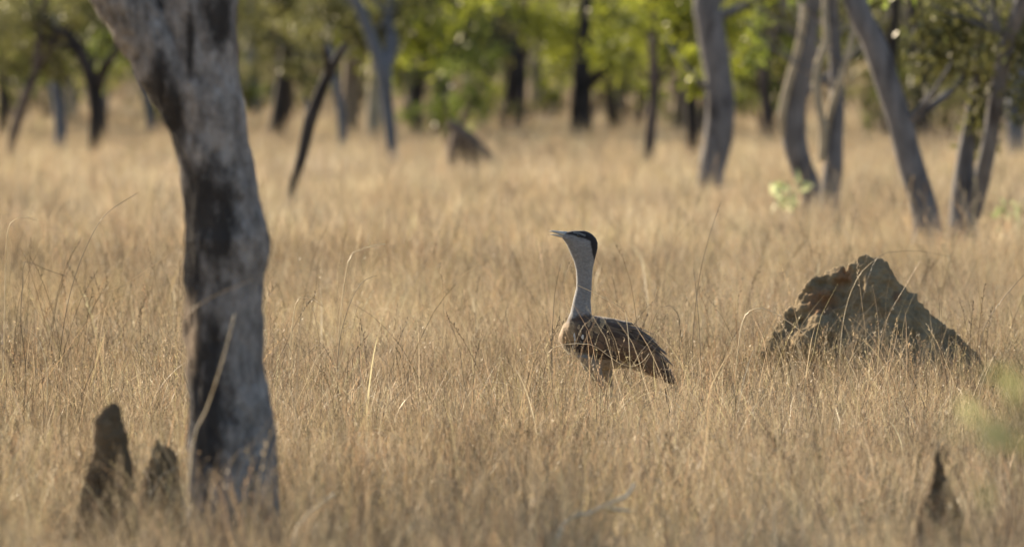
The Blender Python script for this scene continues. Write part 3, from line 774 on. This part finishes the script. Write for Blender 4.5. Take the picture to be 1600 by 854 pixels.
# ------------------------------------------------------------------ bustard
def bustard():
    s = 287.0; ox, oy = 940.0, ground_row(s)
    root_loc = P(ox, oy, s); root_loc.z = 0
    def U(x, y, d=0.0):     # photo pixel -> local (d: metres away from the camera)
        return Vector(((x - ox) / s, d, (oy - y) / s))
    body = [(873, 528, 4, .02), (879, 526, 17, .055), (889, 526, 28, .085), (905, 529, 36, .108), (925, 532, 39, .122), (945, 536.5, 40.5, .126), (965, 539, 38, .120),
            (985, 545, 33, .103), (1003, 556, 26, .083), (1019, 569, 19, .066), (1033, 581, 13, .055), (1041, 588, 6, .04)]
    st = []
    for i, (x, y, h, wd) in enumerate(body):
        a, b = body[max(0, i - 1)], body[min(len(body) - 1, i + 1)]
        t = (U(b[0], b[1]) - U(a[0], a[1])).normalized(); up = Vector((-t.z, 0, t.x))
        if up.z < 0: up = -up
        if i < 4: up = Vector((0, 0, 1))
        st.append((U(x, y), up * h / s, Vector((0, wd, 0))))
    g = [rings(st, 28)]
    neck = [(530, 886, 925, .075), (512, 884, 929, .072), (500, 886, 928, .064), (488, 891, 924, .050), (470, 895, 923, .042), (450, 900, 924.5, .037), (435, 900.5, 925, .036), (421, 899.5, 926, .037), (407, 896, 929, .040),
            (396, 891, 932, .044), (387, 887.5, 934, .046), (379, 883.5, 934, .046), (372, 878, 931.5, .043), (366, 877, 926, .036), (362, 884, 919, .026), (360, 893, 913, .014)]
    st = [(U((a + b) / 2, y), Vector(((b - a) / 2 / s, 0, 0)), Vector((0, wd, 0))) for (y, a, b, wd) in neck]
    g.append(rings(st, 24))
    for d, dx in ((-.055, 0), (.055, 16)):
        leg = [((918 + dx, 556), .062, d), ((926 + dx, 575), .050, d), ((935 + dx, 592), .027, d), ((940 + dx, 604), .013, d), ((939 + dx, 613), .0095, d), ((937 + dx, 635), .0085, d), ((935 + dx, oy - 5), .0095, d), ((934 + dx, oy - 2), .011, d)]
        st = [(U(p[0], p[1], dd), Vector((r, 0, 0)), Vector((0, r, 0))) for p, r, dd in leg]
        g.append(rings(st, 12))
        for an in (-.5, 0, .5):
            a0 = U(934 + dx, oy - 2.5, d); e = a0 + Vector((-math.cos(an) * .062, math.sin(an) * .062, -.002))
            g.append(tube_geo([a0, (a0 + e) / 2 + Vector((0, 0, .003)), e], [.009, .008, .005], 8, 0))
    me = fuse(g, .0055, 3)
    n = len(me.vertices); co = np.empty(n * 3, np.float32); me.vertices.foreach_get('co', co); co = co.reshape(n, 3)
    px = co[:, 0] * s + ox; py = oy - co[:, 2] * s
    nz = np.array([mnoise.fractal(Vector(c) * 30, 1, 2, 3) for c in co])
    def sm(e0, e1, x): t = np.clip((x - e0) / (e1 - e0), 0, 1); return (t * t * (3 - 2 * t))[:, None]
    grey = np.array([.18, .178, .178]); white = np.array([.19, .165, .135]); brown = np.array([.062, .041, .029]); tan = np.array([.25, .165, .085]); black = np.array([.012, .01, .011])
    C = np.tile(brown, (n, 1))
    belly = sm(545, 560, py - (px - 900) * .16 + nz * 10); C = C * (1 - belly) + white * belly
    breast = sm(905, 892, px + nz * 8) * sm(500, 508, py); C = C * (1 - breast) + tan * breast
    low = breast * sm(536, 548, py + nz * 5); C = C * (1 - low) + np.array([.5, .46, .38]) * low
    und = sm(985, 1000, px) * sm(0, 8, py - (555 + (px - 985) * .62)); C = C * (1 - und) + np.array([.3, .27, .24]) * und
    nk = sm(497, 488, py + (px - 905) * .25 + nz * 4) * sm(934, 926, px - 0 * py); C = C * (1 - nk) + grey * nk
    # dark ring of feathers under the pale collar
    rg = (np.exp(-((py - 540 - nz * 8) / 5) ** 2) * (px < 925) * (px > 884))[:, None]; C = C * (1 - rg * .8) + black * rg * .8
    # cap: above a line running from the bill over the eye to the nape
    line = np.interp(px, [872, 895, 915, 925, 934], [363, 367, 373, 377.5, 402])
    cap = sm(1.5, -1.5, py - line + nz * .6) * (py < 412)[:, None]; C = C * (1 - cap) + black * cap
    nap = sm(923.5, 927, px - np.interp(py, [365, 380, 395, 408], [-5, -2.5, 0, 3.5]) + nz * .5) * ((py < 407) & (py > 368))[:, None]
    C = C * (1 - nap) + black * nap
    stripe = (np.exp(-((py - np.interp(px, [897, 905, 914], [362.8, 363.6, 367.5])) / 1.1) ** 2) * (px > 896) * (px < 915))[:, None]
    C = C * (1 - stripe * .6) + np.array([.30, .29, .27]) * stripe * .6
    lg = sm(604, 614, py); C = C * (1 - lg) + np.array([.55, .50, .36]) * lg
    at = me.attributes.new('plumage', 'FLOAT_COLOR', 'POINT')
    at.data.foreach_set('color', np.concatenate([C, np.ones((n, 1))], 1).astype(np.float32).ravel())
    def plume(name, attr, fine=220, amt=.5):
        m, nn, l, out = nodes(name)
        a = nn.new('ShaderNodeAttribute'); a.attribute_name = attr
        tc = nn.new('ShaderNodeTexCoord'); mp = nn.new('ShaderNodeMapping'); mp.inputs['Scale'].default_value = (1, 1, 2.2); l.new(tc.outputs['Object'], mp.inputs[0])
        q = noise(nn, l, mp.outputs[0], fine, 3, .6); q2 = noise(nn, l, mp.outputs[0], 40, 4, .6)
        hs = nn.new('ShaderNodeHueSaturation'); l.new(a.outputs['Color'], hs.inputs['Color'])
        v = math_(nn, l, 'ADD', math_(nn, l, 'MULTIPLY', q, amt * 1.4), math_(nn, l, 'MULTIPLY', q2, amt))
        l.new(math_(nn, l, 'ADD', v, 1 - amt * 1.2), hs.inputs['Value'])
        b = nn.new('ShaderNodeBsdfPrincipled'); b.inputs['Roughness'].default_value = .8; b.inputs['Specular IOR Level'].default_value = .25
        b.inputs['Sheen Weight'].default_value = .15
        l.new(hs.outputs[0], b.inputs['Base Color'])
        bu = nn.new('ShaderNodeBump'); bu.inputs['Strength'].default_value = .5; bu.inputs['Distance'].default_value = .006
        l.new(q2, bu.inputs['Height']); l.new(bu.outputs[0], b.inputs['Normal']); l.new(b.outputs[0], out.inputs[0])
        return m
    PL = plume('plumage', 'plumage', 95, .95)
    root = link('bustard', me, PL); root.location = root_loc
    tag(root, 'tall bustard with grey neck, black cap and brown back standing in dry grass facing left', 'bird')
    # wings and tail: overlapping feathers laid on the body surface
    FM = plume('wing_feathers', 'plumage', 160, .45)
    rr = np.random.default_rng(3)
    def surf(t, ang):
        f = t * (len(body) - 1); i = min(int(f), len(body) - 2); u = f - i
        A, B = body[i], body[i + 1]; x, y, h, wd = [A[k] * (1 - u) + B[k] * u for k in range(4)]
        tx = Vector((B[0] - A[0], 0, -(B[1] - A[1]))).normalized(); up = Vector((-tx.z, 0, tx.x)); up = up if up.z > 0 else -up
        if i < 3: up = Vector((0, 0, 1))
        nrm = (up * math.sin(ang) * (1 / max(h / s, .01)) + Vector((0, -math.cos(ang), 0)) / wd).normalized()
        return U(x, y) + up * math.sin(ang) * h / s + Vector((0, -math.cos(ang) * wd, 0)), nrm, tx
    def feather(pos, nrm, d, ln, wd, col, edge, V, Q, CC):
        sd = nrm.cross(d).normalized(); b = len(V); K = 5
        for i in range(K + 1):
            f = i / K; ww = wd * math.sin(math.pi * min(.98, .18 + .8 * f) ** .9) * .5 if f < .999 else wd * .08
            for j, e in enumerate((-1, -.45, .45, 1)):
                p = pos + d * ln * f + sd * ww * e + nrm * (.004 + .008 * f - .006 * abs(e) - .018 * f * f)
                V.append(tuple(p))
                mixv = max(.0, (abs(e) - .5) * 1.2) + max(0, f - .8) * 2
                CC.append(tuple(col[k] * (1 - min(1, mixv)) + edge[k] * min(1, mixv) for k in range(3)))
        for i in range(K):
            for j in range(3):
                a = b + i * 4 + j; Q.append((a, a + 1, a + 5, a + 4))
    for side in (1, -1):
        V, Q, CC = [], [], []
        for row in range(13):
            t = .96 - row * .062
            for k in range(10):
                ang = math.radians(-24 + k * 12 + rr.normal(0, 3))
                tt = t + rr.normal(0, .012)
                if tt < .2 + .02 * k * 0 or (ang < math.radians(-12) and tt > .86): continue
                pos, nrm, tx = surf(max(.12, min(.97, tt)), ang)
                d = (tx + Vector((0, 0, -.18)) + Vector(rr.normal(0, .07, 3))).normalized(); d = (d - nrm * d.dot(nrm)).normalized()
                q = rr.normal(0, .018)
                px_ = pos.x * s + ox; py_ = oy - pos.z * s
                base = np.array([.078, .047, .029]) * max(.3, 1 + rr.normal(0, .45)); edge = np.array([.24, .17, .105]) * rr.uniform(.5, 1.1)
                if px_ < 940 and py_ < 536 - (px_ - 890) * .4: base = np.array([.27, .18, .095]) * rr.uniform(.6, 1.15); edge = np.array([.42, .30, .175])  # tan shoulder feathers, lightened further to carry sunlight in their colour
                if px_ < 915 and py_ > 518:
                    base, edge = (np.array([.015, .013, .012]), np.array([.30, .28, .25])) if rr.random() < .65 else (np.array([.5, .47, .42]), np.array([.05, .04, .04]))
                ln = (.05 if tt < .35 else .085 if tt < .6 else .105 if tt < .8 else .06) * rr.uniform(.85, 1.2)
                if py_ > 548 and px_ < 950: base = np.array([.03, .022, .018]); edge = np.array([.2, .16, .12])
                feather(pos, nrm, d, ln, .05 * rr.uniform(.8, 1.1) * (1 if tt < .6 else .85), base, edge, V, Q, CC)
        V = np.array(V); V[:, 1] *= side
        link('wing', np_mesh('wing', V, np.array(Q), {'plumage': np.array(CC)}), FM, root)
    V, Q, CC = [], [], []
    for k in range(12):
        a = (k - 5.5) / 5.5
        pos = U(1006, 561, a * .045); d = Vector((.80, a * .10, -.62 + .08 * abs(a))).normalized()
        feather(pos, Vector((.55, 0, .8)), d, .105 - .02 * abs(a), .035, np.array([.13, .095, .07]), np.array([.30, .26, .22]), V, Q, CC)
    link('tail', np_mesh('tail', np.array(V), np.array(Q), {'plumage': np.array(CC)}), FM, root)
    # bill
    m, nn, l, out = nodes('horn'); b = nn.new('ShaderNodeBsdfPrincipled'); b.inputs['Roughness'].default_value = .35
    tc = nn.new('ShaderNodeTexCoord'); q = noise(nn, l, tc.outputs['Object'], 70, 3); r = ramp(nn, [(.3, (.30, .29, .27)), (.7, (.46, .44, .38))]); l.new(q, r.inputs[0])
    l.new(r.outputs[0], b.inputs['Base Color']); l.new(b.outputs[0], out.inputs[0])
    def mand(pts):
        return rings([(U(x, y), Vector((0, 0, h / s)), Vector((0, wd, 0))) for (x, y, h, wd) in pts], 14)
    up_ = mand([(886, 366.5, 5, .020), (879, 365, 4, .017), (871, 363, 2.5, .011), (865, 361.5, 1.8, .007), (861, 361, 1.2, .004), (858.5, 361.8, .5, .002)])
    lo_ = mand([(886, 371, 4, .018), (878, 369.5, 2.2, .014), (870, 367.8, 1.5, .009), (864, 366.6, 1.0, .006), (859.5, 366, .5, .002)])
    bk = link('bill', np_mesh('bill', *join_geo([up_, lo_])[:2]), m, root)
    m, nn, l, out = nodes('eye'); b = nn.new('ShaderNodeBsdfPrincipled'); b.inputs['Roughness'].default_value = .08; b.inputs['Base Color'].default_value = (.02, .015, .01, 1); l.new(b.outputs[0], out.inputs[0])
    for sd in (-1, 1):
        link('eye', np_mesh('eye', *ball(U(903.5, 367.8, sd * .0385), .0085)[:2]), m, root)
    KEEP.append((root_loc.x, root_loc.y - .2, .5, .78)); KEEP.append((root_loc.x + .32, root_loc.y - .25, .5, .45)); KEEP.append((root_loc.x, root_loc.y - 1.2, .9, .8))
bustard()

# ------------------------------------------------------------------ termite mounds
def mat_mound(name, a, b, c, orange):
    m, n, l, out = nodes(name)
    tc = n.new('ShaderNodeTexCoord'); ob = tc.outputs['Object']
    n1 = noise(n, l, ob, 5, 6, .65); n2 = noise(n, l, ob, 35, 5, .65)
    r = ramp(n, [(.3, a), (.5, b), (.72, c)]); l.new(n1, r.inputs[0])
    col = mixc(n, l, math_(n, l, 'MULTIPLY', n2, .5), r.outputs[0], a)
    at = n.new('ShaderNodeAttribute'); at.attribute_name = 'tint'
    mr = n.new('ShaderNodeMapRange'); mr.inputs[1].default_value = .35; mr.inputs[2].default_value = .7
    l.new(math_(n, l, 'ADD', at.outputs['Fac'], math_(n, l, 'MULTIPLY', math_(n, l, 'SUBTRACT', n1, .5), .9)), mr.inputs[0])
    col = mixc(n, l, mr.outputs[0], col, orange)
    bs = n.new('ShaderNodeBsdfPrincipled'); bs.inputs['Roughness'].default_value = .95; bs.inputs['Specular IOR Level'].default_value = .1
    bu = n.new('ShaderNodeBump'); bu.inputs['Strength'].default_value = .9; bu.inputs['Distance'].default_value = .02
    l.new(math_(n, l, 'ADD', n2, n1), bu.inputs['Height']); l.new(bu.outputs[0], bs.inputs['Normal'])
    l.new(col, bs.inputs['Base Color']); l.new(bs.outputs[0], out.inputs[0])
    return m
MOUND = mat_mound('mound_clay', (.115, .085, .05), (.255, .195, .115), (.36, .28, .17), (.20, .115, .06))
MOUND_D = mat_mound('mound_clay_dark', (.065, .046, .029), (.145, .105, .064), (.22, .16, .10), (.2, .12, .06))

def roughen(me, amp, fq, seed, face_in=None):
    n = len(me.vertices); co = np.empty(n * 3, np.float32); me.vertices.foreach_get('co', co); co = co.reshape(n, 3)
    no = np.empty(n * 3, np.float32); me.vertices.foreach_get('normal', no); no = no.reshape(n, 3)
    d = np.array([mnoise.fractal(Vector(c) * fq + Vector((seed, 0, 0)), .9, 2.1, 5) - .5 * abs(mnoise.noise(Vector(c) * fq * .6 + Vector((seed, 3, 1)))) for c in co])
    co = co + no * (d * amp)[:, None]
    me.vertices.foreach_set('co', co.astype(np.float32).ravel()); me.update()
    return co
def big_mound():
    s = 258.0; ox, oy = 1360.0, ground_row(s)
    loc = P(ox, oy, s); loc.z = 0
    def U(x, y, d=0.0): return Vector(((x - ox) / s, d, (oy - y) / s))
    lv = [(397, 1350, 1360), (402, 1342, 1370), (415, 1328, 1386), (432, 1318, 1403), (452, 1310, 1422), (472, 1302, 1442), (492, 1290, 1463), (512, 1268, 1487), (535, 1240, 1508), (565, 1228, 1538), (610, 1205, 1580)]
    st = []
    for i, (y, a, b) in enumerate(lv):
        h = (oy - y) / s; hd = .06 + (.80 - h) * .62
        st.append((U((a + b) / 2, y, .0), Vector(((b - a) / 2 / s, 0, 0)), Vector((0, hd, 0))))
    g = [rings(st, 32)]
    # flat sides: pull ring section toward a diamond so the faces read planar
    V = g[0][0]
    for i in range(len(st)):
        c = np.array(st[i][0]); a = st[i][1].x; b = st[i][2].y
        for k in range(32):
            q = V[i * 32 + k] - c; u = abs(q[0] / a) + abs(q[1] / b); f = 1 / max(u, 1)
            m_ = .75
            V[i * 32 + k] = c + q * (1 - m_ + m_ * f)
    for (x, y, r, d) in ((1312, 434, 15, .08), (1298, 443, 18, .10), (1284, 447, 16, .10), (1270, 453, 15, .10), (1296, 468, 30, .10), (1270, 482, 28, .10), (1250, 494, 20, .10), (1234, 494, 13, .08), (1240, 515, 26, .10), (1216, 530, 20, .08), (1212, 560, 32, .08), (1250, 545, 45, .1),
                         (1284, 520, 34, -.06), (1262, 538, 30, -.12), (1310, 500, 24, -.02)):
        g.append(ball(U(x, y, d), Vector((r / s, r / s * 1.3, r / s))))
    me = fuse(g, .012, 2)
    roughen(me, .022, 6, 4.0); co = roughen(me, .022, 20, 8.0)
    px = co[:, 0] * s + ox; py = oy - co[:, 2] * s
    o_ = np.clip(1 - np.hypot((px - 1285) / 50, (py - 470) / 42), 0, 1) * (co[:, 1] > -.12) + np.clip(1 - np.hypot((px - 1320) / 26, (py - 430) / 30), 0, 1) * .9 + np.clip(1 - np.hypot((px - 1400) / 16, (py - 462) / 16), 0, 1) * .9
    at = me.attributes.new('tint', 'FLOAT', 'POINT'); at.data.foreach_set('value', np.clip(o_ * 1.0, 0, 1).astype(np.float32))
    o = link('termite_mound', me, MOUND); o.location = loc
    tag(o, 'large grey brown termite mound with a broken orange left side, right of the bird', 'termite mound', 'termite mounds in the grass')
    KEEP.append((loc.x, loc.y, .55, .5)); KEEP.append((loc.x, loc.y - .9, 1.1, .7))
big_mound()
def small_mound(s, prof, dep, label, seed, mat=MOUND_D, amp=.013, name='termite_mound', group='termite mounds in the grass', cat='termite mound'):
    ox = sum(prof[-1][1:]) / 2; oy = ground_row(s); loc = P(ox, oy, s); loc.z = 0
    def U(x, y, d=0.0): return Vector(((x - ox) / s, d, (oy - y) / s))
    st = []
    for i, (y, a, b) in enumerate(prof):
        st.append((U((a + b) / 2, y), Vector(((b - a) / 2 / s, 0, 0)), Vector((0, (b - a) / 2 / s * dep, 0))))
    me = fuse([rings(st, 20)], .010, 1)
    roughen(me, amp, 9, seed); roughen(me, amp * .5, 30, seed + 5)
    at = me.attributes.new('tint', 'FLOAT', 'POINT')
    o = link(name, me, mat); o.location = loc
    tag(o, label, cat, group)
    return o
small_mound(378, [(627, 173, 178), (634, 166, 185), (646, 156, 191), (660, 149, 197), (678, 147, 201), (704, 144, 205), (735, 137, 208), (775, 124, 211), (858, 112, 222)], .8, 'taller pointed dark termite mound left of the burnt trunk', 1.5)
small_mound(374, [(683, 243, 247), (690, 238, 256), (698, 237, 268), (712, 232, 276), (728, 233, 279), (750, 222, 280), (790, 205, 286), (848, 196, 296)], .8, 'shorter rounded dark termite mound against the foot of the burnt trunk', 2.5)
for lx, ly_, sc_ in ((175, 378, 1), (250, 374, 1)):
    KEEP.append(((lx - 800) / ly_, F / ly_ - 1.0, 1.2, .82))
KEEP.append(((365 - 800) / 389, F / 389 - 1.0, 1.2, .72))
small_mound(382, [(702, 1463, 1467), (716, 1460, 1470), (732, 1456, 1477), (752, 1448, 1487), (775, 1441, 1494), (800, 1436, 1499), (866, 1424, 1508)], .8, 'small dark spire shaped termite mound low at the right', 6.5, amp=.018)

# ------------------------------------------------------------------ single stalks one can pick out
def mat_stalk(name, a, b, trans=.3):
    m, n, l, out = nodes(name)
    tc = n.new('ShaderNodeTexCoord'); q = noise(n, l, tc.outputs['Object'], 18, 3)
    r = ramp(n, [(.35, a), (.65, b)]); l.new(q, r.inputs[0]); thin_shader(n, l, out, r.outputs[0], trans, .08, .35)
    return m
ST_P = mat_stalk('stalk_pale', (.58, .46, .28), (.78, .68, .48)); ST_D = mat_stalk('stalk_dark', (.03, .022, .016), (.09, .06, .036)); ST_M = mat_stalk('stalk_straw', (.28, .19, .10), (.48, .35, .19))
def stalk(label, s, pts, wmm, mat, head=0, gx=None, flat=False):
    """pts: pixel polyline from the root upward; a foot to the ground is added"""
    r_ = random.Random(int(pts[0][0] * 7 + pts[0][1]))
    foot = P(gx if gx is not None else pts[0][0] + r_.uniform(-6, 6), ground_row(s), s); foot.z = 0
    W = [P(x, y, s) for x, y in pts]
    for i, q in enumerate(W): q.y += r_.uniform(-.03, .03)
    W = [foot] + W
    n = len(W); rad = [wmm / 2000 * (1 - .5 * i / (n - 1)) for i in range(n)]
    g = [tube_geo([q - foot for q in W], rad, 6, 0)]
    if flat:   # a blade rather than a stem: flattened and broadest in its middle
        v = g[0][0]
    if head:
        e, d0 = W[-1] - foot, (W[-1] - W[-2]); L0 = d0.length; d0.normalize()
        V, Q = [], []
        for j in range(head):
            q = e - d0 * min(L0 * .9, .16) * j / head
            d = (d0 + Vector((r_.uniform(-.6, .6), r_.uniform(-.6, .6), r_.uniform(-.2, .5)))).normalized(); sd = d.cross(Vector((r_.uniform(-1, 1), r_.uniform(-1, 1), .2))).normalized()
            ln = r_.uniform(.010, .020); b = len(V); V += [tuple(q), tuple(q + d * ln * .5 + sd * .002), tuple(q + d * ln), tuple(q + d * ln * .5 - sd * .002)]; Q.append((b, b + 1, b + 2, b + 3))
        g.append((np.array(V), np.array(Q), np.zeros(len(V))))
    o = link('grass_stalk', np_mesh('grass_stalk', *join_geo(g)[:2]), mat); o.location = foot
    tag(o, label, 'grass stalk', 'single grass stalks standing clear of the grass')
stalk('pale bent grass stem whose tip crosses the grey neck of the bird', 293, [(984, 560), (978, 492), (972, 483), (952, 470), (928, 457), (903, 446)], 5.1, ST_P)
stalk('arching straw stem looping across the brown wing of the bird', 294, [(862, 600), (856, 552), (880, 538), (922, 538), (946, 552), (966, 566), (988, 572), (1006, 563), (1014, 552)], 4.8, ST_P)
stalk('dark upright stem just left of the breast of the bird', 292, [(862, 560), (864, 500), (868, 450), (876, 412)], 4.5, ST_D)
stalk('thin brown stem slanting right just left of the neck of the bird', 290, [(864, 545), (872, 480), (884, 430), (893, 408)], 3.3, ST_M)
stalk('brown stem standing over the tail of the bird', 284, [(1008, 560), (1015, 510), (1022, 470), (1027, 452)], 5.1, ST_M, 4)
stalk('tall dark stem leaning right between the bird and the large mound', 270, [(1082, 545), (1092, 440), (1108, 370), (1126, 316)], 4.2, ST_D, 10)
stalk('dark stem with a small seed knob midway between the bird and mound', 288, [(1094, 540), (1090, 480), (1084, 418)], 3.6, ST_D, 8)
stalk('short stem bent over behind the tail of the bird', 280, [(1062, 560), (1062, 500), (1054, 484), (1046, 477), (1038, 480)], 3.9, ST_D)
stalk('broad pale blade arched over left of the large mound', 276, [(1152, 560), (1160, 505), (1172, 486), (1190, 482), (1212, 490), (1240, 508), (1262, 526)], 9.0, ST_P)
stalk('long hair thin dark stem arching over the top of the large mound', 268, [(1330, 560), (1352, 450), (1372, 402), (1400, 393), (1436, 392), (1484, 401)], 3.3, ST_D)
stalk('pale stem rising across the front of the large mound to its top', 268, [(1312, 560), (1318, 500), (1330, 455), (1348, 422), (1372, 402)], 5.4, ST_P)
stalk('orange brown stem upright before the middle of the large mound', 268, [(1372, 560), (1372, 505), (1368, 470), (1364, 450)], 4.8, ST_M)
stalk('straw stem slanting right across the right half of the large mound', 268, [(1376, 560), (1386, 500), (1410, 455), (1444, 398)], 4.8, ST_M)
stalk('dark twiggy stem leaning right beyond the right foot of the mound', 272, [(1530, 560), (1536, 520), (1558, 478), (1600, 428)], 4.5, ST_D, 8)
stalk('tall dark stem curving right at the left of the picture', 286, [(90, 590), (98, 520), (112, 450), (135, 385), (165, 335), (214, 302)], 4.5, ST_D, 10)
stalk('dark stem broken over to the right near the left edge', 288, [(40, 580), (33, 500), (36, 440), (39, 409), (70, 420), (102, 431)], 4.5, ST_D)
stalk('pale curled blade highest at the left edge', 276, [(6, 560), (8, 420), (12, 360), (22, 344), (38, 339), (58, 344)], 6.8, ST_P)
stalk('pale hooked blade low at the left side', 290, [(74, 590), (66, 545), (54, 522), (44, 514)], 6.8, ST_P)
stalk('long thin stem slanting up to the burnt trunk', 284, [(112, 560), (114, 474), (150, 460), (200, 440), (284, 384)], 3.6, ST_M)
stalk('thick straw stem leaning across the foot of the burnt trunk', 408, [(300, 700), (322, 640), (345, 572), (367, 490)], 7.5, ST_P, gx=284)
stalk('pale stem slanting right across the middle of the burnt trunk', 405, [(282, 600), (288, 505), (320, 470), (396, 436)], 5.5, ST_M)
stalk('dark hooked stem right of the burnt trunk', 284, [(528, 560), (538, 500), (556, 455), (572, 436), (590, 430)], 3.9, ST_D)
stalk('long fine stem slanting right left of the bird', 284, [(606, 560), (620, 515), (690, 455), (745, 415), (772, 408)], 3.3, ST_M)
stalk('pale short arched blade right of the burnt trunk', 276, [(452, 560), (462, 475), (476, 465), (490, 467), (504, 478)], 7.5, ST_P)
stalk('broad pale blurred blade left of the bird higher up', 262, [(530, 520), (544, 410), (560, 392), (580, 385), (602, 381)], 10.5, ST_P)
stalk('tall brown stem leaning left low in front of the bird', 305, [(880, 655), (884, 610), (892, 560), (912, 508), (944, 486)], 3.3, ST_M)

# ------------------------------------------------------------------ small green plants and fallen sticks
def sapling(name, label, s, stems, clumps, leaf, cat='sapling', lsize=(.07, .035)):
    x0 = stems[0][0][0]; root = empty(name, P(x0, ground_row(s), s)); root.location.z = 0; org = root.location.copy()
    g = []
    for st in stems:
        g.append(tube_geo([P(x, y, s) - org for x, y, wd in st], [wd / s / 2 for _, _, wd in st], 6, .05))
    link('stem', np_mesh('stem', *join_geo(g)[:2]), BARK_N, root)
    cl = [(tuple(P(x, y, s) - org), (rx / s, rx / s, ry / s), n) for x, y, rx, ry, n in clumps]
    V, Q, T = leaves_geo(cl, lsize, int(s)); link('leaves', np_mesh('leaves', V, Q, {'tint': T}), leaf, root, smooth=False)
    tag(root, label, cat)
sapling('green_sapling', 'green leafy sapling blurred close in front at the right edge', 800, [[(1600, 1643, 14), (1596, 1150, 12), (1590, 800, 8), (1600, 600, 5)], [(1592, 860, 6), (1560, 720, 5), (1535, 640, 3)]],
        [(1580, 650, 40, 44, 8), (1530, 625, 34, 40, 4), (1605, 570, 26, 50, 6), (1530, 690, 26, 40, 2), (1604, 500, 16, 40, 3), (1604, 700, 30, 40, 4)], LEAF_S, lsize=(.075, .045))
sapling('leafy_seedling', 'pale leaved seedling at the right edge below the forked tree', 150, [[(1572, 380, 3), (1570, 345, 2), (1578, 300, 2)]],
        [(1572, 345, 16, 24, 16), (1592, 310, 12, 20, 9), (1560, 320, 8, 14, 6)], LEAF_P, 'seedling', (.11, .06))
sapling('leafy_seedling', 'small bright leaved seedling at the foot of the curving trunk', 140, [[(1240, 343, 3), (1240, 318, 3), (1236, 300, 2)], [(1240, 322, 2), (1220, 312, 2), (1200, 322, 1)]],
        [(1238, 300, 18, 12, 24), (1220, 296, 9, 8, 8)], LEAF_P, 'seedling', (.16, .10))
def stick(label, s, pts, wd, mat):
    loc = P(pts[0][0], pts[0][1], s); g = [tube_geo([P(x, y, s) - loc + Vector((0, .06 * i, 0)) for i, (x, y) in enumerate(p)], [wd / s / 2 * (1 - .5 * i / len(p)) for i in range(len(p))], 7, .1) for p in pts[1:]]
    o = link('fallen_branch', np_mesh('fallen_branch', *join_geo(g)[:2]), mat); o.location = loc
    tag(o, label, 'branch')
stick('pale forked fallen branch low in the grass below the bird', 400, [(850, 898), [(850, 898), (885, 815), (918, 806), (948, 792), (980, 780), (992, 762)], [(948, 792), (960, 798), (985, 800)]], 10, ST_P)
stick('pale straight stick slanting up beside the foot of the burnt trunk', 405, [(440, 908), [(440, 908), (468, 820), (500, 790), (520, 775)]], 8, ST_P)

grass_layers()
